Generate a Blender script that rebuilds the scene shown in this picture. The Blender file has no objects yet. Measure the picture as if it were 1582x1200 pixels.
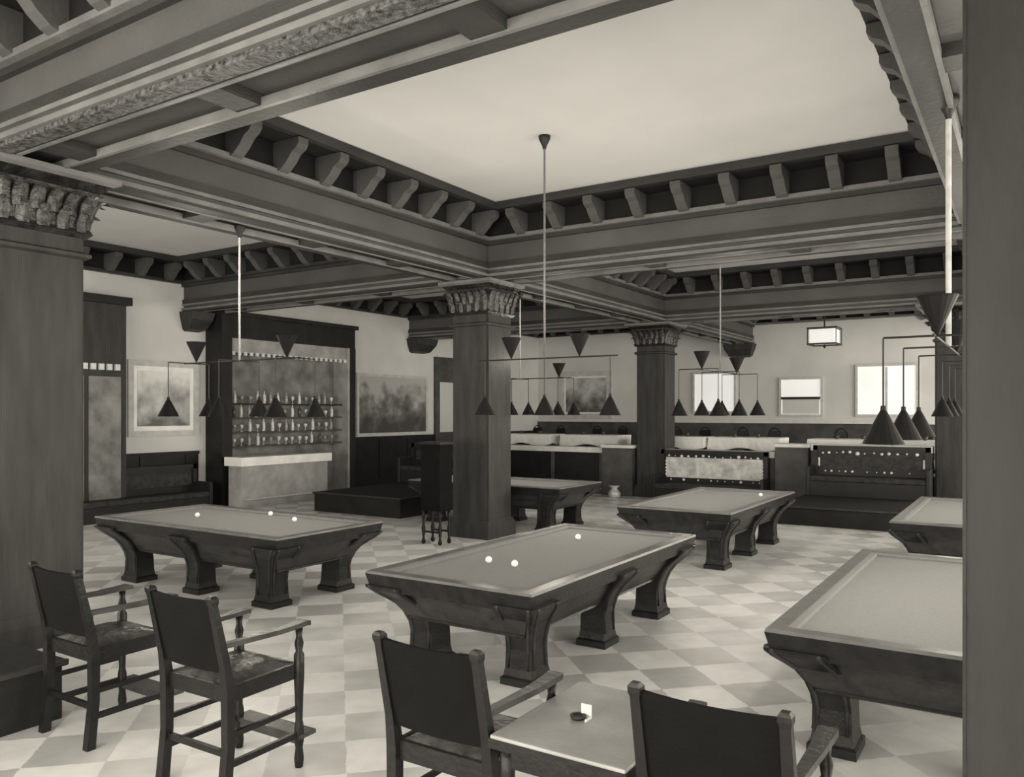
import bpy, bmesh, math, random
from mathutils import Vector, Matrix
random.seed(7)
PI = math.pi
sc = bpy.context.scene
COL = sc.collection
HC = 2.15
BM_Z = 4.38      # underside of the beams
CZ = 5.5         # ceiling

# ---------------------------------------------------------------- materials
M = {}
def mat(name, col, rough=.6, var=.15, scale=4., bump=0., bscale=30., metal=0., stretch=None, emit=0., spec=.5):
    m = bpy.data.materials.new(name); m.use_nodes = True
    nt = m.node_tree; b = nt.nodes['Principled BSDF']
    if isinstance(col, (int, float)): col = (col, col, col)
    tc = nt.nodes.new('ShaderNodeTexCoord'); mp = nt.nodes.new('ShaderNodeMapping')
    nt.links.new(tc.outputs['Object'], mp.inputs['Vector'])
    if stretch: mp.inputs['Scale'].default_value = stretch
    n = nt.nodes.new('ShaderNodeTexNoise'); n.inputs['Scale'].default_value = scale; n.inputs['Detail'].default_value = 5
    nt.links.new(mp.outputs['Vector'], n.inputs['Vector'])
    r = nt.nodes.new('ShaderNodeValToRGB')
    r.color_ramp.elements[0].position = .3; r.color_ramp.elements[1].position = .7
    r.color_ramp.elements[0].color = tuple(c*(1-var) for c in col)+(1,)
    r.color_ramp.elements[1].color = tuple(min(1, c*(1+var)) for c in col)+(1,)
    nt.links.new(n.outputs['Fac'], r.inputs['Fac']); nt.links.new(r.outputs['Color'], b.inputs['Base Color'])
    b.inputs['Roughness'].default_value = rough; b.inputs['Metallic'].default_value = metal
    b.inputs['Specular IOR Level'].default_value = spec if spec != .5 else (.22 if max(col) < .2 else .4)
    if bump:
        n2 = nt.nodes.new('ShaderNodeTexNoise'); n2.inputs['Scale'].default_value = bscale
        nt.links.new(mp.outputs['Vector'], n2.inputs['Vector'])
        bp = nt.nodes.new('ShaderNodeBump'); bp.inputs['Strength'].default_value = bump; bp.inputs['Distance'].default_value = .02
        nt.links.new(n2.outputs['Fac'], bp.inputs['Height']); nt.links.new(bp.outputs['Normal'], b.inputs['Normal'])
    if emit:
        nt.links.new(r.outputs['Color'], b.inputs['Emission Color']); b.inputs['Emission Strength'].default_value = emit
    M[name] = m
    return m

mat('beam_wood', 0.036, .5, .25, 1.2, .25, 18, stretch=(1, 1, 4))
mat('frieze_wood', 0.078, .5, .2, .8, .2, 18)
mat('dark_shade_wood', 0.012, .8, .2, 2)  # near-black for cornice recess shade, put into the colour; also on the pilaster head
mat('mould_wood', 0.15, .4, .2, 3, .2, 25)
mat('column_wood', 0.034, .5, .3, 2.5, .3, 20, stretch=(3, 3, .5))
mat('pilaster_wood', 0.017, .6, .25, 2.0, .3, 16, stretch=(3, 3, .6))
mat('capital_bronze', 0.035, .32, .6, 9, .6, 30, metal=.5)
mat('carved_wood', .08, .4, .85, 26, .9, 40)
mat('leaf_gilt', 0.06, .35, .7, 14, .5, 40, metal=.4)
mat('ceiling_plaster', 0.64, .9, .03, 1.5)
mat('wall_plaster', .60, .9, .06, 1.2)
mat('far_plaster', .58, .9, .08, .8)
mat('wainscot_wood', 0.013, .5, .3, 3, .2, 18)
mat('wainscot_mid', 0.07, .6, .3, 3, .2, 18)
mat('pale_ledge', .62, .6, .1, 5)
mat('table_wood', 0.016, .33, .35, 4, .2, 18, stretch=(3, 1, 3))
mat('table_apron', 0.032, .36, .35, 4, .2, 18, stretch=(3, 1, 3))
mat('rail_wood', 0.13, .3, .2, 5, .1, 20)
mat('cloth', 0.24, .9, .06, 40, .1, 200)
mat('cushion_cloth', 0.2, .9, .06, 40)
mat('ivory', .85, .25, .03, 5)
mat('ball_red', .35, .25, .03, 5)
mat('leather', 0.003, .75, .3, 8, .15, 60, spec=.12)
mat('seat_leather', 0.05, .28, .5, 7, .6, 22)
mat('chair_wood', 0.01, .35, .3, 6, .2, 30)
mat('arm_wood', 0.045, .3, .3, 6, .2, 30)
mat('game_top', 0.26, .4, .25, 3, .1, 30)
mat('dark_metal', .03, .4, .2, 10, metal=.3)
mat('rod_grey', .16, .5, .2, 10)
mat('pale_metal', .5, .35, .2, 10, metal=.2)
mat('shade_dark', 0.008, .5, .2, 8)
mat('shade_white', .75, .6, .05, 8)
mat('bulb', .9, .4, .02, 4, emit=2.5)
mat('white_cloth', .82, .9, .05, 8, .1, 30)
mat('bar_panel', 0.3, .5, .25, 3, .1, 20)
mat('bar_back', 0.17, .4, .4, 3, .1, 20)
mat('marble', .80, .35, .1, 3)
mat('glass_pale', .6, .15, .3, 12)
mat('glass_mid', .3, .15, .3, 12)
mat('glass_dark', .06, .15, .3, 12)
mat('window_glow', .85, .6, .06, 1.5, emit=.35)
mat('frame_pale', .5, .5, .15, 6)
mat('frame_dark', 0.015, .4, .2, 6)
mat('carpet_dark', 0.015, .95, .3, 20, .2, 100)
mat('pale_upholstery', .5, .8, .3, 6, .3, 20)
mat('dark_upholstery', 0.03, .6, .5, 9, .4, 22)
mat('stone_grey', .3, .6, .3, 5)

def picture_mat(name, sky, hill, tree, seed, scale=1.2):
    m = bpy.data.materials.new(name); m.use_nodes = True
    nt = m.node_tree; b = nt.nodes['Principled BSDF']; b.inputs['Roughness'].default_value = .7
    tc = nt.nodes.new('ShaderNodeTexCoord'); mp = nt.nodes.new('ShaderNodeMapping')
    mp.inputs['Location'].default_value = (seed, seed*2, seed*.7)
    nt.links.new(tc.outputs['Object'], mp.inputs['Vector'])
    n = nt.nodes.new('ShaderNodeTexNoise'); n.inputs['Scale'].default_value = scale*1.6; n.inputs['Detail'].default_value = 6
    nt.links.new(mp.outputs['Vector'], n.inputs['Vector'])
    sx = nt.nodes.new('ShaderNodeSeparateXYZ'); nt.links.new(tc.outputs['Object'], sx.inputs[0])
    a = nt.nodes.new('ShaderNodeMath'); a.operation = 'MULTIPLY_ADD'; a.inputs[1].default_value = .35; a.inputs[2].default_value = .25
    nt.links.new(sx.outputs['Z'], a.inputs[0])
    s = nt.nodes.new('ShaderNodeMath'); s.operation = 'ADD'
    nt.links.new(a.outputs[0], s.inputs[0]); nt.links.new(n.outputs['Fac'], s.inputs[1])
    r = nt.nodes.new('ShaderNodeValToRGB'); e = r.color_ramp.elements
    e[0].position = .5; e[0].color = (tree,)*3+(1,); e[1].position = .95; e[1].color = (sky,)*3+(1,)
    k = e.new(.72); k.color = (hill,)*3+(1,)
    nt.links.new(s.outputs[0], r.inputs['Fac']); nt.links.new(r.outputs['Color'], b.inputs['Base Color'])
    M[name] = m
picture_mat('landscape_print', .75, .42, .13, 3.1)
picture_mat('mirror_painted', .40, .13, .05, 8.3, 1.4)  # mirror face: its dark and pale reflections are painted in
picture_mat('mural_far', .55, .28, .08, 5.7, 1.3)

def floor_mat():
    m = bpy.data.materials.new('floor_tiles'); m.use_nodes = True
    nt = m.node_tree; b = nt.nodes['Principled BSDF']; b.inputs['Roughness'].default_value = .38
    tc = nt.nodes.new('ShaderNodeTexCoord'); mp = nt.nodes.new('ShaderNodeMapping')
    mp.inputs['Rotation'].default_value = (0, 0, math.radians(-45)); mp.inputs['Location'].default_value = (.423, -.085, .5)
    nt.links.new(tc.outputs['Object'], mp.inputs['Vector'])
    # slight wobble so that the squares are soft edged
    nz = nt.nodes.new('ShaderNodeTexNoise'); nz.inputs['Scale'].default_value = 14
    nt.links.new(mp.outputs['Vector'], nz.inputs['Vector'])
    vm = nt.nodes.new('ShaderNodeVectorMath'); vm.operation = 'MULTIPLY_ADD'
    vm.inputs[1].default_value = (.03, .03, 0)
    nt.links.new(nz.outputs['Color'], vm.inputs[0]); nt.links.new(mp.outputs['Vector'], vm.inputs[2])
    ck = nt.nodes.new('ShaderNodeTexChecker'); ck.inputs['Scale'].default_value = 1/.48
    nt.links.new(vm.outputs[0], ck.inputs['Vector'])
    n = nt.nodes.new('ShaderNodeTexNoise'); n.inputs['Scale'].default_value = .55; n.inputs['Detail'].default_value = 3
    nt.links.new(mp.outputs['Vector'], n.inputs['Vector'])
    r = nt.nodes.new('ShaderNodeValToRGB'); r.color_ramp.elements[0].position = .38; r.color_ramp.elements[1].position = .62
    r.color_ramp.elements[0].color = (.88, .88, .88, 1); r.color_ramp.elements[1].color = (.56, .56, .56, 1)
    nt.links.new(n.outputs['Fac'], r.inputs['Fac'])
    n3 = nt.nodes.new('ShaderNodeTexNoise'); n3.inputs['Scale'].default_value = 5; n3.inputs['Detail'].default_value = 6
    nt.links.new(mp.outputs['Vector'], n3.inputs['Vector'])
    mx = nt.nodes.new('ShaderNodeMix'); mx.data_type = 'RGBA'
    nt.links.new(ck.outputs['Fac'], mx.inputs[0])
    mx.inputs[6].default_value = (.95, .95, .95, 1); nt.links.new(r.outputs['Color'], mx.inputs[7])
    m2 = nt.nodes.new('ShaderNodeMix'); m2.data_type = 'RGBA'; m2.blend_type = 'MULTIPLY'; m2.inputs[0].default_value = .35
    nt.links.new(mx.outputs[2], m2.inputs[6]); nt.links.new(n3.outputs['Fac'], m2.inputs[7])
    nt.links.new(m2.outputs[2], b.inputs['Base Color'])
    M['floor_tiles'] = m
floor_mat()

# ---------------------------------------------------------------- helpers
class MB:
    def __init__(s): s.bm = bmesh.new()
    def box(s, x0, x1, y0, y1, z0, z1, bev=0.):
        r = bmesh.ops.create_cube(s.bm, size=1)['verts']
        for v in r:
            v.co = Vector(((x0+x1)/2+v.co.x*(x1-x0), (y0+y1)/2+v.co.y*(y1-y0), (z0+z1)/2+v.co.z*(z1-z0)))
        if bev:
            es = list({e for v in r for e in v.link_edges})
            bmesh.ops.bevel(s.bm, geom=es, offset=bev, segments=2, affect='EDGES', profile=.5)
        return s
    def loft(s, secs, cap=True):
        """secs: list of rings of points"""
        rings = [[s.bm.verts.new(p) for p in sec] for sec in secs]
        n = len(rings[0])
        for a, b in zip(rings, rings[1:]):
            for i in range(n):
                s.bm.faces.new((a[i], a[(i+1) % n], b[(i+1) % n], b[i]))
        if cap:
            s.bm.faces.new(rings[0][::-1]); s.bm.faces.new(rings[-1])
        return s
    def rect_loft(s, lst):
        """lst: (cx, cy, hx, hy, z)"""
        return s.loft([[(cx-hx, cy-hy, z), (cx+hx, cy-hy, z), (cx+hx, cy+hy, z), (cx-hx, cy+hy, z)] for cx, cy, hx, hy, z in lst])
    def lathe(s, prof, c=(0, 0, 0), n=16, cap=True):
        return s.loft([[(c[0]+r*math.cos(2*PI*i/n), c[1]+r*math.sin(2*PI*i/n), c[2]+z) for i in range(n)] for r, z in prof], cap)
    def tube(s, pts, r, n=8):
        pts = [Vector(p) for p in pts]; secs = []
        for i, p in enumerate(pts):
            t = (pts[min(i+1, len(pts)-1)]-pts[max(i-1, 0)]).normalized()
            u = t.cross(Vector((0, 0, 1)))
            if u.length < .05: u = t.cross(Vector((1, 0, 0)))
            u.normalize(); w = t.cross(u)
            rr = r[i] if isinstance(r, (list, tuple)) else r
            secs.append([p+u*rr*math.cos(2*PI*k/n)+w*rr*math.sin(2*PI*k/n) for k in range(n)])
        return s.loft(secs)
    def bar(s, p0, p1, w, h):
        """square bar between two points, w across, h high"""
        p0, p1 = Vector(p0), Vector(p1); t = (p1-p0).normalized()
        u = t.cross(Vector((0, 0, 1)))
        if u.length < .05: u = Vector((1, 0, 0))
        u.normalize(); v = u.cross(t)
        return s.loft([[p+u*a*w/2+v*b*h/2 for a, b in ((-1, -1), (1, -1), (1, 1), (-1, 1))] for p in (p0, p1)])
    def build(s, name, m, parent=None, smooth=False, loc=None):
        bmesh.ops.recalc_face_normals(s.bm, faces=s.bm.faces)
        me = bpy.data.meshes.new(name); s.bm.to_mesh(me); s.bm.free()
        me.materials.append(M[m])
        if smooth:
            for p in me.polygons: p.use_smooth = True
        o = bpy.data.objects.new(name, me); COL.objects.link(o)
        if parent: o.parent = parent
        if loc: o.location = loc
        return o
def thing(name, label, cat, loc=(0, 0, 0), rz=0, group=None):
    o = bpy.data.objects.new(name, None); COL.objects.link(o); o.empty_display_size = .1
    o.location = loc; o.rotation_euler = (0, 0, rz)
    return tag(o, label, cat, group)
def tag(o, label, cat, group=None):
    o['label'] = label; o['category'] = cat
    if group: o['group'] = group
    return o
def struct(o): o['kind'] = 'structure'; return o
def copy_tree(o, parent=None):
    c = o.copy(); COL.objects.link(c)
    if parent: c.parent = parent
    for ch in [x for x in bpy.data.objects if x.parent == o and x != c]:
        copy_tree(ch, c)
    return c

# ---------------------------------------------------------------- room shell
XL, XR, YB, YF = -15.9, 8.0, -4.0, 26.5
b = MB(); b.box(XL-.3, XR, YB, YF+.3, -.2, 0); struct(b.build('floor', 'floor_tiles'))
b = MB(); b.box(XL-.3, XR, YB, YF+.3, CZ, CZ+.2); struct(b.build('ceiling', 'ceiling_plaster'))
b = MB(); b.box(XL-.3, XL, YB, YF, 0, CZ); struct(b.build('wall_left', 'wall_plaster'))
b = MB(); b.box(XL-.3, XR, YF, YF+.3, 0, CZ); struct(b.build('wall_far', 'far_plaster'))
# left wall wainscot
b = MB(); b.box(XL, XL+.05, YB, 11.44, 0, 1.2); b.box(XL, XL+.09, YB, 11.44, 1.2, 1.27)
b.box(XL, XL+.08, YB, 11.44, 0, .2)
for k in range(12):
    y = 11.2-k*1.1; b.box(XL+.04, XL+.075, y-.1, y+.02, .2, 1.2)
struct(b.build('baseboard_left', 'wainscot_wood'))
b = MB(); b.box(XL, XL+.05, 15.95, YF, 0, 1.36); b.box(XL, XL+.09, 15.95, YF, 1.36, 1.44)
for k in range(8):
    y = 16.2+k*1.25; b.box(XL+.04, XL+.08, y, y+.13, .2, 1.36)
struct(b.build('baseboard_left_rear', 'wainscot_wood'))

# beams -----------------------------------------------------------------
C1 = (-8.4, -7.65); C2 = (-.65, 1.05)
BX = [(3.35, 4.1), (11.1, 11.85), (18.85, 19.6)]
ntrim = [0]
def trim_name(): ntrim[0] += 1; return 'trim_%d' % ntrim[0]
def beam(axis, a0, a1, c0, c1, crosses):
    """axis 'x': runs along x from a0..a1, occupying y c0..c1"""
    def bx(mb, p0, p1, q0, q1, z0, z1):
        if axis == 'x': mb.box(p0, p1, q0, q1, z0, z1)
        else: mb.box(q0, q1, p0, p1, z0, z1)
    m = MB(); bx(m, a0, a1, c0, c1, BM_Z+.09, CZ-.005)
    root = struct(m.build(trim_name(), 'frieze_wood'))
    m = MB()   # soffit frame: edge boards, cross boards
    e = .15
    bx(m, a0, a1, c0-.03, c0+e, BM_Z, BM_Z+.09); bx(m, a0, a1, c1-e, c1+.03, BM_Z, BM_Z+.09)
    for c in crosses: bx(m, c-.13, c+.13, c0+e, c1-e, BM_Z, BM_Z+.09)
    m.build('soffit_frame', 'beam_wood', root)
    m = MB()   # light beads and face mouldings
    for cc, s in ((c0, -1), (c1, 1)):
        lo, hi = sorted((cc+s*.03, cc+s*.07)); bx(m, a0, a1, lo, hi, BM_Z+.03, BM_Z+.075)
        lo, hi = sorted((cc, cc+s*.05)); bx(m, a0, a1, lo, hi, BM_Z+.13, BM_Z+.17)
        lo, hi = sorted((cc-s*e, cc-s*(e+.035))); bx(m, a0, a1, lo, hi, BM_Z-.012, BM_Z+.06)
    m.build('bead_moulding', 'mould_wood', root)
    m = MB()
    for cc, s in ((c0, -1), (c1, 1)):
        lo, hi = sorted((cc, cc+s*.04)); bx(m, a0, a1, lo, hi, BM_Z+.17, BM_Z+.27)
        lo, hi = sorted((cc, cc+s*.06)); bx(m, a0, a1, lo, hi, 4.93, 5.0)
        lo, hi = sorted((cc, cc+s*.03)); bx(m, a0, a1, lo, hi, 5.0, CZ-.01)
    m.build('face_moulding', 'beam_wood', root)
    return root
xs_cross = [-14.6, -12.5, -10.4, -6.97, -4.83, -2.69]
for (y0, y1) in BX:
    rb = beam('x', XL, XR, y0, y1, xs_cross+[3, 5])
    if y0 == 3.35:
        m = MB(); m.box(XL, XR, y0-.035, y0+.11, BM_Z-.016, BM_Z+.028); m.build('carved_band', 'carved_wood', rb)
ysegs = [(YB, 3.35), (4.1, 11.1), (11.85, 18.85), (19.6, YF)]
for c in (C1, C2):
    for (a0, a1) in ysegs:
        L = a1-a0; beam('y', a0+.031, a1-.031, c[0], c[1], [a0+L*k/4 for k in (1, 2, 3)])

# cornice rings with brackets -------------------------------------------
PRJ = .5
def bracket_mesh():
    m = MB()
    # S-profile modillion: local x = out from the wall, y = width, z up (0 top)
    prof = [(0, -.36), (.06, -.36), (.14, -.33), (.24, -.25), (.32, -.16), (.40, -.12), (.44, -.07), (.44, 0), (0, 0)]
    m.loft([[(x, y, z) for x, z in prof] for y in (-.075, .075)])
    return m
brk = None
def cornice(x0, x1, y0, y1):
    global brk
    m = MB()
    zt = CZ-.005
    m.box(x0, x1, y0, y0+PRJ, 5.38, zt); m.box(x0, x1, y1-PRJ, y1, 5.38, zt)
    m.box(x0, x0+PRJ, y0+PRJ, y1-PRJ, 5.38, zt); m.box(x1-PRJ, x1, y0+PRJ, y1-PRJ, 5.38, zt)
    root = struct(m.build(trim_name(), 'beam_wood'))
    m = MB()  # drop band closing the recesses, panels behind painted dark for the shade in the gaps
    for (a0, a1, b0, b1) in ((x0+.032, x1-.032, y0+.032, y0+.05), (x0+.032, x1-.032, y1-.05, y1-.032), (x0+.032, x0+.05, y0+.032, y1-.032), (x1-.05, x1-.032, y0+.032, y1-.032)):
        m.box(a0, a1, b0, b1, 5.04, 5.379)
    m.build('recess_panel', 'dark_shade_wood', root)
    m = MB()  # soffit under the slab between brackets, its shade painted in dark
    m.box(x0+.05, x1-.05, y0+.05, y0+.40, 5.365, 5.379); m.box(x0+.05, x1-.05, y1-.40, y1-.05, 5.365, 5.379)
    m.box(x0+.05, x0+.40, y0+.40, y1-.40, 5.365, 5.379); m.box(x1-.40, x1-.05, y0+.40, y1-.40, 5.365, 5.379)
    m.build('recess_soffit', 'dark_shade_wood', root)
    m = MB()  # lower lip
    w = .13
    m.box(x0, x1, y0, y0+w, 4.99, 5.05); m.box(x0, x1, y1-w, y1, 4.99, 5.05)
    m.box(x0, x0+w, y0+w, y1-w, 4.99, 5.05); m.box(x1-w, x1, y0+w, y1-w, 4.99, 5.05)
    m.build('cornice_lip', 'mould_wood' if x0 > XL else 'beam_wood', root)
    def put(x, y, rz):
        global brk
        if brk is None: o = brk = bracket_mesh().build('bracket', 'frieze_wood', root)
        else: o = brk.copy(); COL.objects.link(o); o.parent = root
        o.location = (x, y, 5.366); o.rotation_euler = (0, 0, rz)
    n = int(round((y1-y0-.9)/.66)); st = (y1-y0-.9)/n
    for k in range(n+1):
        y = y0+.45+k*st
        put(x0+.05, y, 0); put(x1-.05, y, PI)
    n = int(round((x1-x0-1.5)/.66)); st = (x1-x0-1.5)/n
    for k in range(n+1):
        x = x0+.75+k*st
        put(x, y0+.05, PI/2); put(x, y1-.05, -PI/2)
for (a, bb) in ((XL, C1[0]), (C1[1], C2[0])):
    for (y0, y1) in ysegs:
        if y0 < 0: y0 = -2.0
        cornice(a, bb, y0, y1)
# panelled dark ceiling of the near bay (camera side)

# columns ----------------------------------------------------------------
def leaf(m, P, n_, up, w, h, out, rot=0):
    """curled leaf: base at P, growing along up and curling along n_"""
    t = n_.cross(up).normalized(); G = []
    for i in range(6):
        v = i/5; wid = w*(.6+.8*v-1.35*v*v)
        o = out*(v**1.8); z = h*(v-.28*v**5*1.6)
        G.append([P+up*z+n_*(o+.018-.03*abs(k))+t*wid*k for k in (-1, -.5, 0, .5, 1)])
    F = [[m.bm.verts.new(p) for p in r] for r in G]
    B = [[m.bm.verts.new(p-n_*.02) for p in r] for r in G]
    for i in range(5):
        for j in range(4):
            m.bm.faces.new((F[i][j], F[i][j+1], F[i+1][j+1], F[i+1][j])); m.bm.faces.new((B[i][j], B[i+1][j], B[i+1][j+1], B[i][j+1]))
        m.bm.faces.new((F[i][0], F[i+1][0], B[i+1][0], B[i][0])); m.bm.faces.new((F[i][4], B[i][4], B[i+1][4], F[i+1][4]))
    for j in range(4): m.bm.faces.new((F[5][j], F[5][j+1], B[5][j+1], B[5][j]))
def capital(root, hx, hy, z0, z1, spread=.2, cx=0, cy=0, sides=4):
    m = MB(); h = z1-z0
    m.rect_loft([(cx, cy, hx+.01, hy+.01, z0), (cx, cy, hx+.05, hy+.05, z0+.04), (cx, cy, hx+.03, hy+.03, z0+.08), (cx, cy, hx+.05, hy+.05, z0+h*.4), (cx, cy, hx+spread*.45, hy+spread*.45, z0+h*.75), (cx, cy, hx+spread*.9, hy+spread*.9, z1-.07)])
    c = m.build('capital', 'capital_bronze', root)
    m = MB(); m.rect_loft([(cx, cy, hx+spread*.8, hy+spread*.8, z1-.08), (cx, cy, hx+spread+.03, hy+spread+.03, z1-.05), (cx, cy, hx+spread+.03, hy+spread+.03, z1-.002)])
    m.build('abacus', 'mould_wood', root)
    m = MB(); U = Vector((0, 0, 1))
    for s, (nx, ny) in enumerate(((1, 0), (0, 1), (-1, 0), (0, -1))):
        n_ = Vector((nx, ny, 0)); t = U.cross(n_)
        hn, ht = (hx, hy) if nx else (hy, hx)
        for row, (zz, hh, cnt, oo) in enumerate(((z0+.05, h*.5, 5, .10), (z0+h*.32, h*.55, 6, .2))):
            for k in range(cnt):
                f = -1+2*(k+.5)/cnt
                P = Vector((cx, cy, zz))+n_*(hn+.05+row*.03)+t*f*(ht+.04)
                leaf(m, P, (n_+t*f*.35).normalized(), U, .09, hh, oo*(spread/.2))
    m.build('leaf_ornament', 'leaf_gilt', c, smooth=False)
def column(x0, y0, label, w=.75, zc=3.8, m_='column_wood', spread=.2):
    cx, cy = x0+w/2, y0+w/2
    r = thing('column', label, 'column', (cx, cy, 0), 0, None)
    h = w/2
    m = MB(); c = .035
    secs = []
    for z in (.3, zc+.02):
        secs.append([(-h+c, -h, z), (h-c, -h, z), (h-c, -h+c, z), (h, -h+c, z), (h, h-c, z), (h-c, h-c, z), (h-c, h, z), (-h+c, h, z), (-h+c, h-c, z), (-h, h-c, z), (-h, -h+c, z), (-h+c, -h+c, z)])
    m.loft(secs); m.build('shaft', m_, r)
    m = MB(); m.rect_loft([(0, 0, h+.05, h+.05, 0), (0, 0, h+.05, h+.05, .22), (0, 0, h+.03, h+.03, .26), (0, 0, h+.005, h+.005, .31)]); m.build('plinth', m_, r)
    m = MB(); m.rect_loft([(0, 0, h+.01, h+.01, zc-.2), (0, 0, h+.04, h+.04, zc-.18), (0, 0, h+.04, h+.04, zc-.15), (0, 0, h+.01, h+.01, zc-.13)]); m.build('necking', m_, r)
    capital(r, h, h, zc, BM_Z-.002, spread)
    return r
column(-8.42, 3.42, 'large square dark column at the left edge with leafy capital', w=.82)
column(-8.4, 11.1, 'square dark wooden column in the centre behind the middle billiard table', spread=.14)
column(-8.4, 18.85, 'farther square column with leafy capital behind the third billiard table')
column(-1.66, 18.85, 'far column with leafy capital beside the right pilaster', spread=.3)
# near right pilaster
r = thing('pilaster', 'broad plain dark pilaster filling the right edge of the view', 'pilaster', (.6, 3.0, 0))
m = MB(); m.box(-.759, .6, -.4, -.1, .0, BM_Z-.45); m.build('shaft', 'pilaster_wood', r)
m = MB(); m.box(-.755, .6, -.4, -.1, BM_Z-.45, BM_Z-.002); m.build('pilaster_head', 'dark_shade_wood', r)
m = MB(); m.box(-.759, -.75, -.405, -.40, 0, BM_Z-.46); m.build('corner_bead', 'wainscot_wood', r)

# wall corbels under the beam ends ---------------------------------------
def corbel(x, y, nx, ny, label, w=1.):
    r = thing('corbel', label, 'corbel', (x, y, 3.95))
    m = MB()
    if nx:
        prof = [(.06, 0, .28), (.25, .04, .36), (.42, .25, .45), (.46, .427, .5)]
        m.loft([[(0, -hw, z), (d*nx, -hw, z), (d*nx, hw, z), (0, hw, z)] for d, z, hw in [(a, b_, c*w) for a, b_, c in prof]])
    else:
        prof = [(.06, 0, .28), (.25, .04, .36), (.42, .25, .45), (.46, .427, .5)]
        m.loft([[(-hw, 0, z), (-hw, d*ny, z), (hw, d*ny, z), (hw, 0, z)] for d, z, hw in prof])
    body = m.build('corbel_body', 'column_wood', r)
    m = MB(); U = Vector((0, 0, 1)); n_ = Vector((nx, ny, 0)); t = U.cross(n_)
    for k in range(4): leaf(m, n_*(.22+.02)+t*(k-1.5)*.17*w+U*.03, n_, U, .07, .26, .12)
    m.build('leaf_ornament', 'capital_bronze', r)
corbel(XL, 11.28, 1, 0, 'stepped dark corbel on the left wall above the landscape picture', w=.6)
corbel(XL, 19.22, 1, 0, 'dark corbel on the left wall above the wide mirror')
corbel(-8.03, YF, 0, -1, 'dark tapering corbel high on the far wall')

# ---------------------------------------------------------------- billiard tables
TH = .82
def billiard_table(name_label, cx, cy, along):
    r = thing('billiard_table', name_label, 'billiard table', (cx, cy, 0), 0 if along == 'y' else PI/2, 'billiard tables of the hall')
    W, L = .82, 1.71
    m = MB(); m.box(-W+.14, W-.14, -L+.14, L-.14, .70, .785); m.build('bed_cloth', 'cloth', r)
    # wood rail ring
    m = MB(); a = .115
    def ring(o, i, z0, z1, o2=None):
        o2 = o2 if o2 is not None else o
        q = []
        for (hx, hy, z) in ((W-i, L-i, z0), (W-o, L-o, z0), (W-o2, L-o2, z1), (W-i, L-i, z1)):
            q.append([(-hx, -hy, z), (hx, -hy, z), (hx, hy, z), (-hx, hy, z)])
        return q
    def add_ring(m, q):
        R = [[m.bm.verts.new(p) for p in s] for s in q]; n = len(R)
        for k in range(n):
            A, B = R[k], R[(k+1) % n]
            for i in range(4): m.bm.faces.new((A[i], A[(i+1) % 4], B[(i+1) % 4], B[i]))
    add_ring(m, ring(.035, .115, .66, TH-.02, 0)); 
    rail = m.build('rail_frame', 'table_wood', r)
    m = MB(); add_ring(m, ring(.0, .11, TH-.02, TH, .008)); m.build('rail_top', 'rail_wood', r)
    m = MB(); q = [[(-hx, -hy, z), (hx, -hy, z), (hx, hy, z), (-hx, hy, z)] for hx, hy, z in ((W-.108, L-.108, .75), (W-.108, L-.108, TH-.006), (W-.150, L-.150, TH-.012), (W-.165, L-.165, .80), (W-.15, L-.15, .75))]
    add_ring(m, q); m.build('cushion', 'cushion_cloth', r)
    # apron tapering under the bed
    m = MB(); m.rect_loft([(0, 0, W-.26, L-.30, .40), (0, 0, W-.23, L-.26, .43), (0, 0, W-.15, L-.17, .57), (0, 0, W-.07, L-.08, .70)])
    m.build('apron', 'table_apron', r)
    m = MB(); m.rect_loft([(0, 0, W-.265, L-.305, .385), (0, 0, W-.235, L-.275, .40), (0, 0, W-.245, L-.285, .42)]); m.build('apron_bead', 'table_wood', r)
    # six curved legs
    for sx in (-1, 1):
        for sy in (-1, 0, 1):
            m = MB(); x0, y0 = sx*(W-.33), sy*(L-.46)
            sec = [(0, .148, 0), (.055, .148, 0), (.07, .13, 0), (.13, .12, 0), (.28, .115, 0), (.36, .118, .008), (.45, .13, .025), (.53, .15, .05), (.59, .165, .09), (.64, .18, .125), (.68, .185, .15), (.70, .185, .155)]
            m.rect_loft([(x0+sx*o, y0+sy*o*1.6, h, h*(1.1 if sy else 1), z) for z, h, o in sec])
            lg = m.build('leg', 'table_wood', r)
            m = MB()
            pts = [(z, h, o) for z, h, o in sec if z > .1]
            for f in (-1, 1):
                m.tube([(x0+sx*(o+h), y0+sy*o*1.6+f*h*.75, z) for z, h, o in pts], .014, 6)
            if sy:
                for f in (-1, 1):
                    m.tube([(x0+sx*o+f*h*.75, y0+sy*(o*1.6+h*1.1), z) for z, h, o in pts], .014, 6)
            m.build('rib_moulding', 'table_apron', lg, smooth=True)
    return r
billiard_table('billiard table in the left bay with its narrow end towards the centre column', -8.32, 6.53, 'x')
billiard_table('central billiard table, its near end facing the foreground chairs', -3.86, 6.69, 'y')
billiard_table('billiard table just beyond the central one, in front of the pale-backed settee', -4.1, 12.08, 'y')
billiard_table('billiard table half hidden behind the centre column', -8.57, 12.98, 'x')
billiard_table('far right billiard table, cut by the pilaster and close to the dark settee', -.62, 12.4, 'y')
billiard_table('nearest billiard table at the right edge, running behind the pilaster', -.55, 6.69, 'y')

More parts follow.
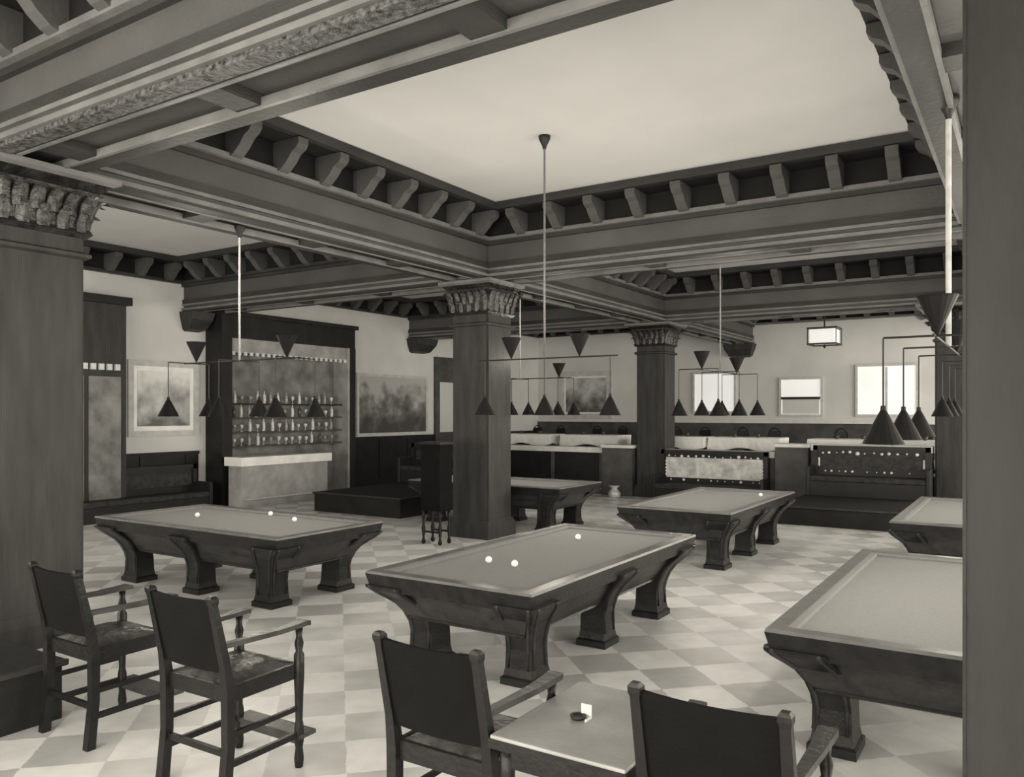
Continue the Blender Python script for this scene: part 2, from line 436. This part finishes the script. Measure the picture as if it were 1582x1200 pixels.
F = Vector((-.542, .840)); R_ = Vector((.840, .542))
def atpix(u, v, z):
    d = (HC-z)*1239/(v-636); l = (u-791)/1239*d
    p = F*d+R_*l; return p.x, p.y
def ball(u, v, label, m_='ivory'):
    z = .785+.031; x, y = atpix(u, v, z)
    mb = MB(); bmesh.ops.create_uvsphere(mb.bm, u_segments=20, v_segments=12, radius=.031)
    o = mb.build('billiard_ball', m_, None, smooth=True, loc=(x, y, z)); tag(o, label, 'ball', 'billiard balls')
ball(755, 864, 'left one of the two pale balls close together on the central table')
ball(795, 870, 'right one of the two pale balls close together on the central table')
ball(893, 829, 'lone pale ball near the far end of the central table')
ball(305, 795, 'pale ball towards the left end of the left table')
ball(418, 793, 'middle pale ball on the left table')
ball(455, 802, 'rightmost pale ball on the left table')
ball(1175, 764, 'pale ball on the third table in front of the settee')

# ---------------------------------------------------------------- spectator chairs
def chair_proto(label, x, y, rz=0):
    r = thing('spectator_chair', label, 'chair', (x, y, 0), rz, 'high spectator chairs in the foreground')
    W, D = .27, .52
    for s in (-1, 1):
        m = MB()  # rear leg + back post
        q = [(0, .028, -.03), (.3, .026, 0), (.6, .028, .0), (.75, .023, -.02), (1.10, .019, -.10), (1.12, .024, -.103), (1.14, .024, -.106), (1.155, .015, -.11)]
        m.rect_loft([(s*W, o, h, h, z) for z, h, o in q]); m.build('leg', 'chair_wood', r)
        m = MB()  # front leg, turned, up to the arm
        prof = [(.024, 0), (.030, .05), (.022, .12), (.030, .16), (.030, .24), (.022, .28), (.027, .45), (.032, .54), (.032, .68), (.020, .70), (.028, .75), (.018, .79), (.024, .84)]
        m.lathe(prof, (s*W, D, 0), 12); m.build('leg', 'chair_wood', r, smooth=True)
        m = MB()  # arm
        secs = []
        for t, w_, z in ((-.04, .02, .87), (.15, .024, .865), (.35, .03, .86), (.48, .036, .865), (.56, .040, .87), (.59, .028, .862)):
            secs.append([(s*W-w_, t, z-.016), (s*W+w_, t, z-.016), (s*W+w_, t, z+.012), (s*W-w_, t, z+.012)])
        m.loft(secs); m.build('arm', 'arm_wood', r)
        m = MB(); m.bar((s*W, .0, .20), (s*W, D, .20), .024, .036); m.build('stretcher', 'chair_wood', r)
        m = MB(); m.bar((s*W, .0, .36), (s*W, D, .36), .02, .03); m.build('stretcher', 'chair_wood', r)
    m = MB(); m.bar((-W, 0, .26), (W, 0, .26), .024, .036); m.build('stretcher', 'chair_wood', r)
    # footrest
    m = MB(); m.box(-W-.03, W+.03, D-.02, D+.11, .175, .20); m.bar((-W, D, .16), (W, D, .16), .03, .04); m.build('footrest', 'arm_wood', r)
    # seat frame, seat
    m = MB(); m.box(-W, W, .0, .022, .54, .63); m.box(-W, W, D-.022, D, .54, .63); m.box(-W, -W+.022, .0, D, .54, .63); m.box(W-.022, W, .0, D, .54, .63)
    m.build('seat_frame', 'chair_wood', r)
    m = MB(); n = 7; V = []
    for i in range(n+1):
        row = []
        for j in range(n+1):
            u, v = -1+2*i/n, -1+2*j/n
            row.append(m.bm.verts.new((u*(W-.005), D/2+v*(D/2-.01), .62+.055*(1-u**4)*(1-v**4)+.006*math.sin(9*u)*math.cos(8*v))))
        V.append(row)
    for i in range(n):
        for j in range(n): m.bm.faces.new((V[i][j], V[i+1][j], V[i+1][j+1], V[i][j+1]))
    res = bmesh.ops.extrude_face_region(m.bm, geom=list(m.bm.faces))
    for v in res['geom']:
        if isinstance(v, bmesh.types.BMVert): v.co.z = .585
    m.build('seat', 'seat_leather', r, smooth=True)
    # leather back panel between the posts, slightly slung
    m = MB(); n = 8; sec = []
    for k in range(n+1):
        x = -W+.01+2*(W-.01)*k/n; sag = .025*(1-(x/W)**2); dz = .006*(1-(x/W)**2)
        sec.append([(x, -.005-sag-.012, .71), (x, -.005-sag+.012, .71), (x, -.10-sag+.012, 1.128-dz), (x, -.10-sag-.012, 1.128-dz)])
    m.loft(sec); bk = m.build('backrest', 'leather', r)
    return r
pc = chair_proto('left one of the two high chairs at the left, beside the dark column', -5.30, 2.86)
def chair_copy(label, x, y, rz=0):
    c = copy_tree(pc); c.location = (x, y, 0); c.rotation_euler = (0, 0, rz); c['label'] = label; return c
chair_copy('high dark chair with clear arms and footrest, in front of the left billiard table', -3.98, 2.86, .02)
chair_copy('high dark-backed chair to the left of the small square table', -2.21, 2.84)
chair_copy('high dark-backed chair to the right of the small square table', -.95, 2.84)

# small square table and things on it
r = thing('game_table', 'small square wooden table between the two front chairs', 'table', (-1.59, 3.17, 0))
hx, hy = .31, .40
m = MB(); m.box(-hx, hx, -hy, hy, .77, .80, .008); m.build('tabletop', 'game_top', r)
m = MB(); m.box(-hx-.005, hx+.005, -hy-.005, hy+.005, .745, .785); m.build('edge_moulding', 'chair_wood', r)
m = MB(); m.box(-hx+.04, hx-.04, -hy+.04, -hy+.065, .66, .755); m.box(-hx+.04, hx-.04, hy-.065, hy-.04, .66, .755); m.box(-hx+.04, -hx+.065, -hy+.04, hy-.04, .66, .755); m.box(hx-.065, hx-.04, -hy+.04, hy-.04, .66, .755)
m.build('apron', 'chair_wood', r)
for sx in (-1, 1):
    for sy in (-1, 1):
        m = MB(); m.lathe([(.022, 0), (.026, .1), (.02, .2), (.028, .45), (.022, .55), (.032, .6), (.032, .755)], (sx*(hx-.055), sy*(hy-.055), 0), 10); m.build('leg', 'chair_wood', r, smooth=True)
x, y = atpix(893, 1110, .8)
r = thing('match_holder', 'small dark dish with an upright pale card on the small square table', 'match holder', (x, y, .8))
m = MB(); m.lathe([(.028, .001), (.034, .008), (.036, .018), (.028, .016), (.02, .01)], n=14); m.build('dish', 'dark_metal', r, smooth=True)
m = MB(); m.box(.0, .05, .03, .036, .001, .06); m.box(.044, .05, -.02, .03, .001, .012); m.build('card', 'pale_ledge', r)

# ---------------------------------------------------------------- platforms and settees
def platform(x0, x1, y0, y1, h, label):
    r = thing('platform', label, 'platform', ((x0+x1)/2, (y0+y1)/2, 0)); hx, hy = (x1-x0)/2, (y1-y0)/2
    m = MB(); m.box(-hx+.03, hx-.03, -hy+.03, hy-.03, 0, h-.04); m.build('riser', 'wainscot_wood', r)
    m = MB(); m.box(-hx, hx, -hy, hy, h-.04, h, .006); m.build('deck', 'carpet_dark', r)
    m = MB()
    for a0, a1, b0, b1 in ((-hx-.001, hx+.001, -hy-.004, -hy+.03), (hx-.03, hx+.004, -hy, hy)): m.box(a0, a1, b0, b1, h-.03, h+.003)
    m.build('nosing', 'table_apron', r)
platform(-7.58, -5.68, -1.5, 3.05, .41, 'low dark platform at the bottom left beside the left chairs')
platform(-4.1, 1.2, 15.7, 18.6, .36, 'low dark platform under the dark settee, behind the far right table')
platform(-13.1, -10.6, 12.3, 16.2, .41, 'low dark platform in front of the wide mirror')
def settee(x, y, z, length, h, label, panel, rz=0, stud=True, seat=.42):
    r = thing('settee', label, 'settee', (x, y, z), rz)
    hl = length/2
    m = MB(); m.box(-hl, hl, .25, .33, .1, h); m.build('back_frame', 'frame_dark', r)
    m = MB(); m.box(-hl+.12, hl-.12, .235, .255, .55 if seat else .2, h-.18); m.build('back_panel', panel, r)
    m = MB()
    for a0, a1, z0, z1 in ((-hl, hl, h-.1, h), (-hl, -hl+.09, .1, h), (hl-.09, hl, .1, h)): m.box(a0, a1, .2, .25, z0, z1)
    m.build('back_rail', 'frame_dark', r)
    if stud:
        m = MB(); k = -hl+.2
        while k < hl-.15:
            rr = random.uniform(.015, .05)
            bmesh.ops.create_icosphere(m.bm, subdivisions=1, radius=rr, matrix=Matrix.Translation((k, .225, h-.15+random.uniform(-.015, .02))))
            if random.random() < .75: bmesh.ops.create_icosphere(m.bm, subdivisions=1, radius=rr*.8, matrix=Matrix.Translation((k+.05, .225, .50)))
            k += random.uniform(.12, .2)
        for s in (-1, 1):
            for k in range(5): bmesh.ops.create_icosphere(m.bm, subdivisions=1, radius=.025, matrix=Matrix.Translation((s*(hl-.12), .225, .62+k*(h-.9)/4)))
        m.build('carved_ornament', 'pale_ledge', r)
    m = MB(); m.box(-hl+.02, hl-.02, -.28, .2, seat-.12, seat, .03); m.build('seat', 'dark_upholstery', r)
    for s in (-1, 1):
        m = MB(); m.box(s*hl-.04, s*hl+.04, -.3, .25, 0, .62, .012); m.build('armrest', 'frame_dark', r)
    m = MB(); m.box(-hl+.04, hl-.04, -.26, -.2, 0, seat-.12); m.build('seat_rail', 'frame_dark', r)
    return r
settee(-2.85, 18.22, .365, 2.3, 1.05, 'long dark settee with carved back on the right platform', 'dark_upholstery')
settee(-6.35, 18.45, 0, 2.6, 1.22, 'settee with pale upholstered back between column and pier', 'pale_upholstery')
settee(-15.3, 9.6, 0, 3.1, 1.0, 'dark settee against the left wall beneath the landscape picture', 'dark_upholstery', PI/2, False)
settee(-11.9, 15.3, .415, 2.2, .95, 'dark settee on the platform in front of the wide mirror', 'dark_upholstery', 0, False)

# partition in front of the raised gallery
def partition(x0, x1, label, h=1.2, m_='wainscot_wood'):
    r = thing('partition', label, 'partition', ((x0+x1)/2, 19.0, 0)); hx = (x1-x0)/2
    m = MB(); m.box(-hx, hx, -.08, .1, 0, h-.07); m.build('panel_wall', m_, r)
    m = MB(); m.box(-hx, hx, -.14, .16, h-.12, h+.02); m.build('coping', 'pale_ledge', r)
    m = MB(); m.box(-hx, hx, -.11, -.08, 0, .18); n = max(1, int(hx*2/1.1))
    for k in range(n+1):
        x = -hx+.06+k*(2*hx-.12)/n; m.box(x-.05, x+.05, -.105, -.08, .18, h-.07)
    m.build('stile', 'wainscot_mid', r)
partition(-12.4, -9.36, 'dark panelled partition to the left of the farther column')
partition(-7.62, -4.95, 'panelled partition behind the pale-backed settee')
partition(-4.15, -1.70, 'panelled partition behind the dark carved settee', 1.4)
def pier(x0, x1, y0, y1, h, label):
    r = thing('pier', label, 'pier', ((x0+x1)/2, (y0+y1)/2, 0)); a, c = (x1-x0)/2, (y1-y0)/2
    m = MB(); m.box(-a, a, -c, c, 0, h-.08); m.build('pier_body', 'wainscot_mid', r)
    m = MB(); m.box(-a-.03, a+.03, -c-.03, c+.03, h-.08, h, .01); m.build('pier_cap', 'pale_ledge', r)
pier(-4.91, -4.19, 18.75, 19.2, 1.42, 'short square pier between the two settees')
pier(-9.32, -8.47, 18.75, 19.2, 1.30, 'short broad pier against the left side of the farther column')
# gallery floor
m = MB(); m.box(-14.2, 3.0, 19.25, 26.38, 0, .75)
g = m.build('gallery_floor', 'stone_grey'); struct(g); g.name = 'floor_gallery'
# far wainscot, 1.84 high above the hall floor
m = MB(); m.box(XL, XR, YF-.05, YF, .0, 1.78); struct(m.build('baseboard_far', 'wainscot_mid'))
m = MB(); m.box(XL, XR, YF-.12, YF, 1.78, 1.86); struct(m.build(trim_name(), 'pale_ledge'))

# dining tables with white cloths in the gallery
GZ = .75
dt = None; dlabels = ['leftmost white-clothed dining table in the rear gallery', 'white-clothed dining table just left of the farther column', 'white-clothed dining table just right of the farther column', 'white-clothed dining table above the pale-backed settee', 'white-clothed dining table above the left half of the dark settee', 'rightmost white-clothed dining table in the rear gallery']
dx = [-12.6, -10.5, -8.0, -6.1, -3.6, -1.7]
def dining_table():
    r = thing('dining_table', '', 'table', (0, 0, GZ), 0, 'dining tables in the rear gallery')
    m = MB(); m.lathe([(.25, 0), (.25, .04), (.05, .1), (.05, .7)], n=12); m.build('pedestal', 'chair_wood', r, smooth=True)
    m = MB(); m.box(-.85, .85, -.42, .42, .70, .735); m.build('tabletop', 'chair_wood', r)
    m = MB(); n = 40; top, low = [], []
    pts = []
    for k in range(n):
        a = 2*PI*k/n; c, s_ = math.cos(a), math.sin(a); q = 1/max(abs(c), abs(s_))
        pts.append((c*q*.9, s_*q*.45))
    m.loft([[(x, y, .742) for x, y in pts], [(x*1.01, y*1.01, .73) for x, y in pts], [(x*(1.02+.03*math.sin(i*2.1)), y*(1.02+.04*math.cos(i*1.7)), .45+.04*math.sin(i*.9)) for i, (x, y) in enumerate(pts)]], cap=False)
    m.bm.verts.ensure_lookup_table(); m.bm.faces.new([m.bm.verts[i] for i in range(n)])
    m.build('tablecloth', 'white_cloth', r)
    return r
protoT = dining_table(); protoT.location = (dx[0], 20.6, GZ); protoT['label'] = dlabels[0]
for k in range(1, 6):
    c = copy_tree(protoT); c.location = (dx[k], 20.6+.12*(k % 2), GZ); c['label'] = dlabels[k]
# bentwood chairs round them
def dining_chair():
    r = thing('dining_chair', '', 'chair', (0, 0, GZ), 0, 'dining chairs in the rear gallery')
    m = MB(); m.lathe([(.2, .44), (.21, .46), (.2, .48)], n=16); m.build('seat', 'chair_wood', r, smooth=True)
    for sx in (-1, 1):
        for sy in (-1, 1):
            m = MB(); m.tube([(sx*.2, sy*.2, 0), (sx*.16, sy*.16, .46)], .016, 6); m.build('leg', 'chair_wood', r)
    m = MB(); P = []
    for k in range(13):
        a = PI*k/12; P.append((-.19*math.cos(a), -.18-.05*math.sin(a), .46+.32*math.sin(a)**.6*1.6))
    m.tube(P, .016, 6)
    m.box(-.15, .15, -.235, -.215, .62, .90); m.build('backrest', 'chair_wood', r)
    return r
pd = dining_chair(); spots = []
for k, x in enumerate(dx):
    spots += [(x-.42, 21.45, PI, 'behind the left half of', k), (x+.42, 21.45, PI, 'behind the right half of', k)]
short = ['the leftmost gallery table', 'the gallery table left of the farther column', 'the gallery table right of the farther column', 'the gallery table above the pale-backed settee', 'the gallery table above the dark settee', 'the rightmost gallery table']
for i, (x, y, a, w_, k) in enumerate(spots):
    c = pd if i == 0 else copy_tree(pd)
    c.location = (x, y, GZ); c.rotation_euler = (0, 0, a); c['label'] = 'dark dining chair '+w_+' '+short[k]
# low crockery on the tables
def cup(x, y, label):
    o = MB(); o.lathe([(.03, 0), (.05, .02), (.06, .09), (.05, .09), (.03, .02)], n=10)
    o = o.build('bowl', 'glass_dark', None, smooth=True, loc=(x, y, GZ+.744)); tag(o, label, 'bowl', 'dark bowls on the gallery tables')
for k, x in enumerate(dx):
    cup(x-.3, 20.5, 'dark bowl on the left side of '+short[k]); cup(x+.25, 20.7, 'dark bowl on the right side of '+short[k])

# ---------------------------------------------------------------- windows and pictures
def framed(name, label, cat, axis, wallc, a0, a1, z0, z1, frame_m, pic_m, fw=.1, mat_w=0., kind=None):
    """framed flat thing on a wall. axis 'x': on far wall (runs along x); 'y': on left wall"""
    r = bpy.data.objects.new(name, None); COL.objects.link(r)
    ca, cz = (a0+a1)/2, (z0+z1)/2
    r.location = (ca, wallc, cz) if axis == 'x' else (wallc, ca, cz)
    if kind: r['kind'] = kind
    else: tag(r, label, cat)
    ha, hz = (a1-a0)/2, (z1-z0)/2; s = -1 if axis == 'x' else 1
    def bx(m, p0, p1, d0, d1, q0, q1):
        lo, hi = sorted((s*d0, s*d1))
        if axis == 'x': m.box(p0, p1, lo, hi, q0, q1)
        else: m.box(lo, hi, p0, p1, q0, q1)
    m = MB(); bx(m, -ha, ha, .004, .06, hz-fw, hz); bx(m, -ha, ha, .004, .06, -hz, -hz+fw); bx(m, -ha, -ha+fw, .004, .06, -hz+fw, hz-fw); bx(m, ha-fw, ha, .004, .06, -hz+fw, hz-fw)
    m.build('frame' if not kind else 'window_frame', frame_m, r)
    if mat_w:
        m = MB(); bx(m, -ha+fw, ha-fw, .004, .02, -hz+fw, hz-fw); m.build('mount', 'marble', r)
    m = MB(); w = fw+mat_w; bx(m, -ha+w, ha-w, .005, .03, -hz+w, hz-w); m.build('picture' if not kind else 'pane', pic_m, r)
    return r
framed('framed_picture', 'large pale-framed landscape picture on the left wall', 'picture', 'y', XL, 9.75, 11.45, 1.62, 3.25, 'frame_pale', 'landscape_print', .12, .1)
framed('framed_mirror', 'wide mirror with painted-on dark reflections in a pale frame on the left wall past the bar', 'picture', 'y', XL, 16.55, 19.7, 1.46, 3.25, 'frame_pale', 'mirror_painted', .08)
framed('framed_picture', 'dark picture in a pale frame on the far wall, left of the farther column', 'picture', 'x', YF, -14.9, -12.75, 1.9, 3.65, 'frame_pale', 'mural_far', .18, .06)
def window(n, a0, a1, z0, z1):
    r = framed('window_%d' % n, '', '', 'x', YF, a0, a1, z0, z1, 'frame_pale', 'window_glow', .07, kind='structure')
    return r
window(1, -9.7, -8.2, 2.1, 3.5)
window(3, -4.5, -2.75, 2.0, 3.6)
w2 = window(2, -6.8, -5.45, 2.0, 3.25)
m = MB(); m.box(-.6, .6, -.075, -.055, -.08, .0); m.build('sash_bar', 'frame_dark', w2)
m = MB(); m.box(-.56, .56, -.05, -.035, -.54, -.08); m.build('lower_pane', 'far_plaster', w2)
m = MB(); m.box(-.03, .03, -.05, -.035, -.7, .7); 
w1 = bpy.data.objects['window_3']; m.build('mullion', 'frame_pale', w1)
# window by the corner behind the centre column
r = bpy.data.objects.new('window_4', None); COL.objects.link(r); r['kind'] = 'structure'; r.location = (XL, 20.75, 0)
m = MB(); m.box(0, .1, -.7, -.5, .0, 3.9); m.box(0, .1, .5, .7, 0, 3.9); m.box(0, .1, -.5, .5, 3.1, 3.9); m.box(0, .1, -.5, .5, 0, 1.5); m.build('window_frame', 'wainscot_mid', r)
m = MB(); m.box(.0, .05, -.5, .5, 1.5, 3.1); m.build('pane', 'far_plaster', r)
# tall dark doorcase on the left wall
r = bpy.data.objects.new('door_1', None); COL.objects.link(r); r['kind'] = 'structure'; r.location = (XL, 8.65, 0)
m = MB(); m.box(0, .5, -1.0, .78, 0, 4.3); m.build('door_case', 'column_wood', r)
m = MB(); m.box(0, .6, -1.08, .86, 4.3, 4.46); m.build('door_cornice', 'wainscot_wood', r)
m = MB(); m.box(.5, .53, -.85, -.1, .3, 2.85); m.box(.5, .53, .0, .65, .3, 2.85); m.build('door_panel', 'bar_back', r)
m = MB()
for k in range(9): m.box(.5, .56, -.8+k*.165, -.70+k*.165, 2.98, 3.1)
m.build('fringe', 'pale_ledge', r)

# ---------------------------------------------------------------- back bar
r = thing('back_bar', 'tall dark-framed back bar with shelves set against the left wall', 'bar', (-15.4, 13.7, 0))
Y0, Y1 = -2.05, 2.2
m = MB(); m.box(-.48, .1, Y0, Y0+.28, 0, 3.85); m.build('left_jamb', 'wainscot_wood', r)
m = MB(); m.box(-.48, .1, Y1-.28, Y1, 0, 3.85); m.build('right_jamb', 'bar_panel', r)  # lit tone of the inner side put into this paler colour
m = MB(); m.box(.1, .12, Y1-.2, Y1+.0, 0, 3.85); m.build('jamb_facing', 'wainscot_wood', r)
m = MB(); m.box(-.48, .1, Y0, Y1, 3.85, 4.35); m.box(-.48, .18, Y0-.05, Y1+.06, 4.35, 4.45); m.build('header', 'wainscot_wood', r)
m = MB(); m.box(-.48, -.42, Y0+.28, Y1-.28, 0, 3.85); m.build('back_panel', 'bar_back', r)
m = MB(); m.box(-.42, .02, Y0+.28, Y1-.28, 3.52, 3.85); m.build('valance', 'bar_panel', r)
m = MB()
for k in range(22): m.box(.02, .05, Y0+.32+k*.17, Y0+.40+k*.17, 3.46, 3.54)
m.build('valance_trim', 'pale_ledge', r)
shelves = [1.35, 1.68, 2.02, 2.35]
for z in shelves:
    m = MB(); m.box(-.42, -.1, Y0+.28, Y1-.28, z-.03, z); m.build('shelf', 'wainscot_mid' if z < 2.3 else 'wainscot_wood', r)
# counter
r = thing('bar_counter', 'low counter with a bright marble top in front of the back bar', 'counter', (-14.85, 12.95, 0))
m = MB(); m.box(-.22, .2, -1.3, 1.3, 0, .94); m.build('counter_front', 'bar_panel', r)
m = MB(); m.box(-.3, .3, -1.36, 1.36, .94, 1.14, .01); m.build('counter_top', 'marble', r)
m = MB(); m.tube([(.32, -1.25, .2), (.32, 1.25, .2)], .02, 8); m.bar((.2, -1.2, .2), (.32, -1.2, .2), .02, .02); m.bar((.2, 1.2, .2), (.32, 1.2, .2), .02, .02); m.build('foot_rail', 'pale_metal', r)
# bottles and glasses
def bottle_mesh(m_, tall):
    o = MB()
    if tall: o.lathe([(.034, 0), (.038, .01), (.038, .17), (.03, .20), (.014, .225), (.012, .27), (.015, .275), (.014, .285)], n=10)
    else: o.lathe([(.03, 0), (.032, .004), (.006, .012), (.006, .06), (.035, .09), (.04, .13), (.032, .15)], n=10)
    return o.build('bottle' if tall else 'goblet', m_, None, smooth=True)
pros = [bottle_mesh(a, t) for a, t in (('glass_pale', 1), ('glass_mid', 1), ('glass_dark', 1), ('glass_pale', 0), ('glass_mid', 0))]
used = set(); tones = ['pale', 'mid-grey', 'dark', 'pale', 'mid-grey']; kn = ['bottle', 'bottle', 'bottle', 'goblet', 'goblet']
rowname = ['lowest', 'second', 'third', 'top']
for si, z in enumerate(shelves):
    N = 16
    seq = [random.choice((0, 0, 1, 2, 3, 3, 4)) for _ in range(N)]
    for k in range(N):
        i = seq[k]
        if i in used: o = pros[i].copy(); COL.objects.link(o)
        else: o = pros[i]; used.add(i)
        o.location = (-15.62+random.uniform(-.04, .04), 12.0+k*.222, z)
        s = 1.08 if i in (0, 1, 2) else 1.25; o.scale = (s, s, s*random.uniform(.88, 1.05))
        tag(o, '%s %s, number %d from the left on the %s back bar shelf' % (tones[i], kn[i], k+1, rowname[si]), kn[i], '%s %ss on the back bar' % (tones[i], kn[i]))
for i, p in enumerate(pros):
    if i not in used: bpy.data.objects.remove(p)
# cue cabinet on turned legs beside the centre column
r = thing('cue_cabinet', 'narrow dark cabinet on turned legs left of the centre column', 'cabinet', (-8.15, 10.35, 0))
m = MB(); m.box(-.2, .2, -.16, .16, .55, 1.62, .01); m.build('cabinet_body', 'leather', r)
m = MB(); m.box(-.22, .22, -.18, .18, 1.62, 1.66); m.build('cabinet_top', 'chair_wood', r)
for sx in (-1, 1):
    for sy in (-1, 1):
        m = MB(); m.lathe([(.02, 0), (.035, .03), (.018, .1), (.034, .25), (.018, .33), (.03, .45), (.03, .55)], (sx*.17, sy*.12, 0), 10); m.build('leg', 'chair_wood', r, smooth=True)
m = MB(); m.bar((-.17, -.12, .2), (.17, -.12, .2), .02, .03); m.bar((-.17, .12, .2), (.17, .12, .2), .02, .03); m.build('stretcher', 'chair_wood', r)
# spittoon by the farther column
m = MB(); m.lathe([(.10, 0), (.14, .02), (.16, .12), (.09, .2), (.07, .24), (.15, .3), (.145, .305), (.06, .25)], n=18)
o = m.build('spittoon', 'pale_metal', None, smooth=True, loc=(-8.75, 18.3, 0)); tag(o, 'pale metal spittoon on the floor at the foot of the farther column', 'spittoon')

# ---------------------------------------------------------------- lamp rigs
BZ = 2.74
def rig(label, x, y, ztop, along, n=3, rows=(-.3, .3), light=40, bowls=(-.85, .85), pitch=1.0, rodmat='pale_metal', BZ=2.78, rr=.012):
    r = thing('table_lamp_rig', label, 'pendant lamp', (x, y, BZ), 0 if along == 'y' else -PI/2, 'pipe lamp rigs over the billiard tables')
    hl = pitch*(n-1)/2
    m = MB(); m.lathe([(rr, 0), (rr, ztop-BZ-.05), (rr+.008, ztop-BZ-.06)], n=10); m.build('rod', rodmat, r, smooth=True)
    m = MB(); m.lathe([(.02, ztop-BZ-.16), (.03, ztop-BZ-.12), (.07, ztop-BZ-.04), (.075, ztop-BZ-.001)], n=16); m.build('ceiling_rose', 'dark_metal', r, smooth=True)
    m = MB(); m.tube([(0, -hl-.1, 0), (0, hl+.1, 0)], .009, 8); m.build('spine_pipe', 'dark_metal', r)
    for k in range(n):
        yy = -hl+k*pitch
        if len(rows) > 1:
            m = MB(); m.tube([(rows[0], yy, 0), (rows[-1], yy, 0)], .007, 8); m.build('cross_pipe', 'dark_metal', r)
        for xx in rows:
            m = MB(); m.tube([(xx, yy, 0), (xx, yy, -.46)], .006, 8); m.build('drop_pipe', 'dark_metal', r)
            m = MB(); m.lathe([(.016, -.44), (.018, -.47), (.035, -.50), (.125, -.68), (.13, -.69), (.122, -.688), (.03, -.505), (.012, -.49)], (xx, yy, 0), 20); m.build('lamp_shade', 'shade_dark', r, smooth=False)
            m = MB(); bmesh.ops.create_uvsphere(m.bm, u_segments=10, v_segments=8, radius=.03, matrix=Matrix.Translation((xx, yy, -.60))); m.build('bulb', 'bulb', r, smooth=True)
    if light:
        for kx, ky in ((rows[0], -hl), (rows[-1], hl), (rows[0], 0)):
            ld = bpy.data.lights.new('bulb_light', 'POINT'); ld.energy = DL; ld.color = LCOL; ld.shadow_soft_size = .04
            lo = bpy.data.objects.new('bulb_light', ld); COL.objects.link(lo); lo.parent = r; lo.location = (kx, ky, -.66)
    for yy in bowls:
        m = MB(); m.lathe([(.006, .01), (.02, .04), (.12, .26), (.126, .27), (.112, .262), (.02, .07)], (0, yy, 0), 20); m.build('uplight_bowl', 'shade_dark', r)
        if light:
            ld = bpy.data.lights.new('uplight', 'POINT'); ld.energy = light; ld.color = LCOL; ld.shadow_soft_size = .08
            lo = bpy.data.objects.new('uplight', ld); COL.objects.link(lo); lo.parent = r; lo.location = (0, yy, .34)
    return r
LCOL = (1, .93, .79)
UL = 34
DL = 16
rig('lamp rig over the left billiard table, hung from the beam', -8.2, 6.5, BM_Z+.08, 'x', light=UL*1.3)
rig('slim lamp rig hung from the bright ceiling left of the central table end', -4.95, 8.4, CZ, 'x', n=3, rows=(0,), light=UL*.4, bowls=(-.48, .48), pitch=.88, rodmat='rod_grey', BZ=2.8, rr=.013)
rig('six-shade lamp rig over the table beyond the central one', -4.1, 12.42, CZ, 'y', light=UL, rodmat='rod_grey', rr=.012)
rig('lamp rig over the table half hidden behind the centre column', -8.2, 13.0, BM_Z+.08, 'x', light=UL*.8)
rig('lamp rig over the far right billiard table', -.62, 12.4, BM_Z+.08, 'y', light=UL*.8)
rig('lamp rig over the nearest right table, with a long bright rod', -.5, 6.7, BM_Z+.08, 'y', light=UL*.8, BZ=2.63, rr=.02)
# lantern in the rear gallery
r = thing('ceiling_lantern', 'square hanging lantern with thin dark frame in front of the far wall', 'lantern', (-4.35, 21.3, 3.85))
m = MB(); m.tube([(0, 0, .42), (0, 0, CZ-3.85)], .02, 8); m.build('rod', 'dark_metal', r)
m = MB()
for z in (0, .40):
    for a in ((-.34, -.34, .34, -.34), (.34, -.34, .34, .34), (.34, .34, -.34, .34), (-.34, .34, -.34, -.34)): m.bar((a[0], a[1], z), (a[2], a[3], z), .035, .035)
for sx, sy in ((-1, -1), (1, -1), (1, 1), (-1, 1)): m.bar((sx*.34, sy*.34, 0), (sx*.34, sy*.34, .4), .02, .02)
m.bar((-.34, 0, .41), (.34, 0, .41), .03, .02); m.lathe([(.005, -.1), (.05, -.04), (.02, 0)], n=8); m.build('lantern_frame', 'dark_metal', r)
m = MB(); m.box(-.30, .30, -.30, .30, .03, .37); m.build('lantern_glass', 'window_glow', r)

# ---------------------------------------------------------------- light
w = bpy.data.worlds.new('World'); sc.world = w; w.use_nodes = True
bg = w.node_tree.nodes['Background']; bg.inputs[0].default_value = (*LCOL, 1); bg.inputs[1].default_value = .9
def area(name, loc, rot, sx, sy, e):
    ld = bpy.data.lights.new(name, 'AREA'); ld.shape = 'RECTANGLE'; ld.size = sx; ld.size_y = sy; ld.energy = e; ld.color = LCOL
    o = bpy.data.objects.new(name, ld); COL.objects.link(o); o.location = loc; o.rotation_euler = rot; return o
# added fill lights behind the camera and along the right side, no windows built
area('fill_rear', (-5, YB+.2, 1.9), (math.radians(90), 0, 0), 18, 3.4, 1250)
area('fill_right', (XR-.2, 9, 2.6), (math.radians(90), 0, math.radians(90)), 22, 4.6, 1500)
area('fill_gallery', (5.5, 23, 3.0), (math.radians(90), 0, math.radians(90)), 6, 3.5, 600)
#area('fill_left_bay', (-12, YB+.5, 2.8), (math.radians(90), 0, 0), 7, 4.4, 900)

cam = bpy.data.cameras.new('Camera'); co = bpy.data.objects.new('Camera', cam); COL.objects.link(co)
co.location = (0, 0, HC); co.rotation_euler = (math.radians(90), 0, math.radians(32.83))
cam.sensor_width = 36; cam.lens = 36*1239/1582; cam.shift_y = 36/1582; cam.clip_end = 200
sc.camera = co
vs = sc.view_settings; vs.view_transform = 'Standard'; vs.look = 'None'; vs.gamma = 1; vs.exposure = .32; vs.use_curve_mapping = False
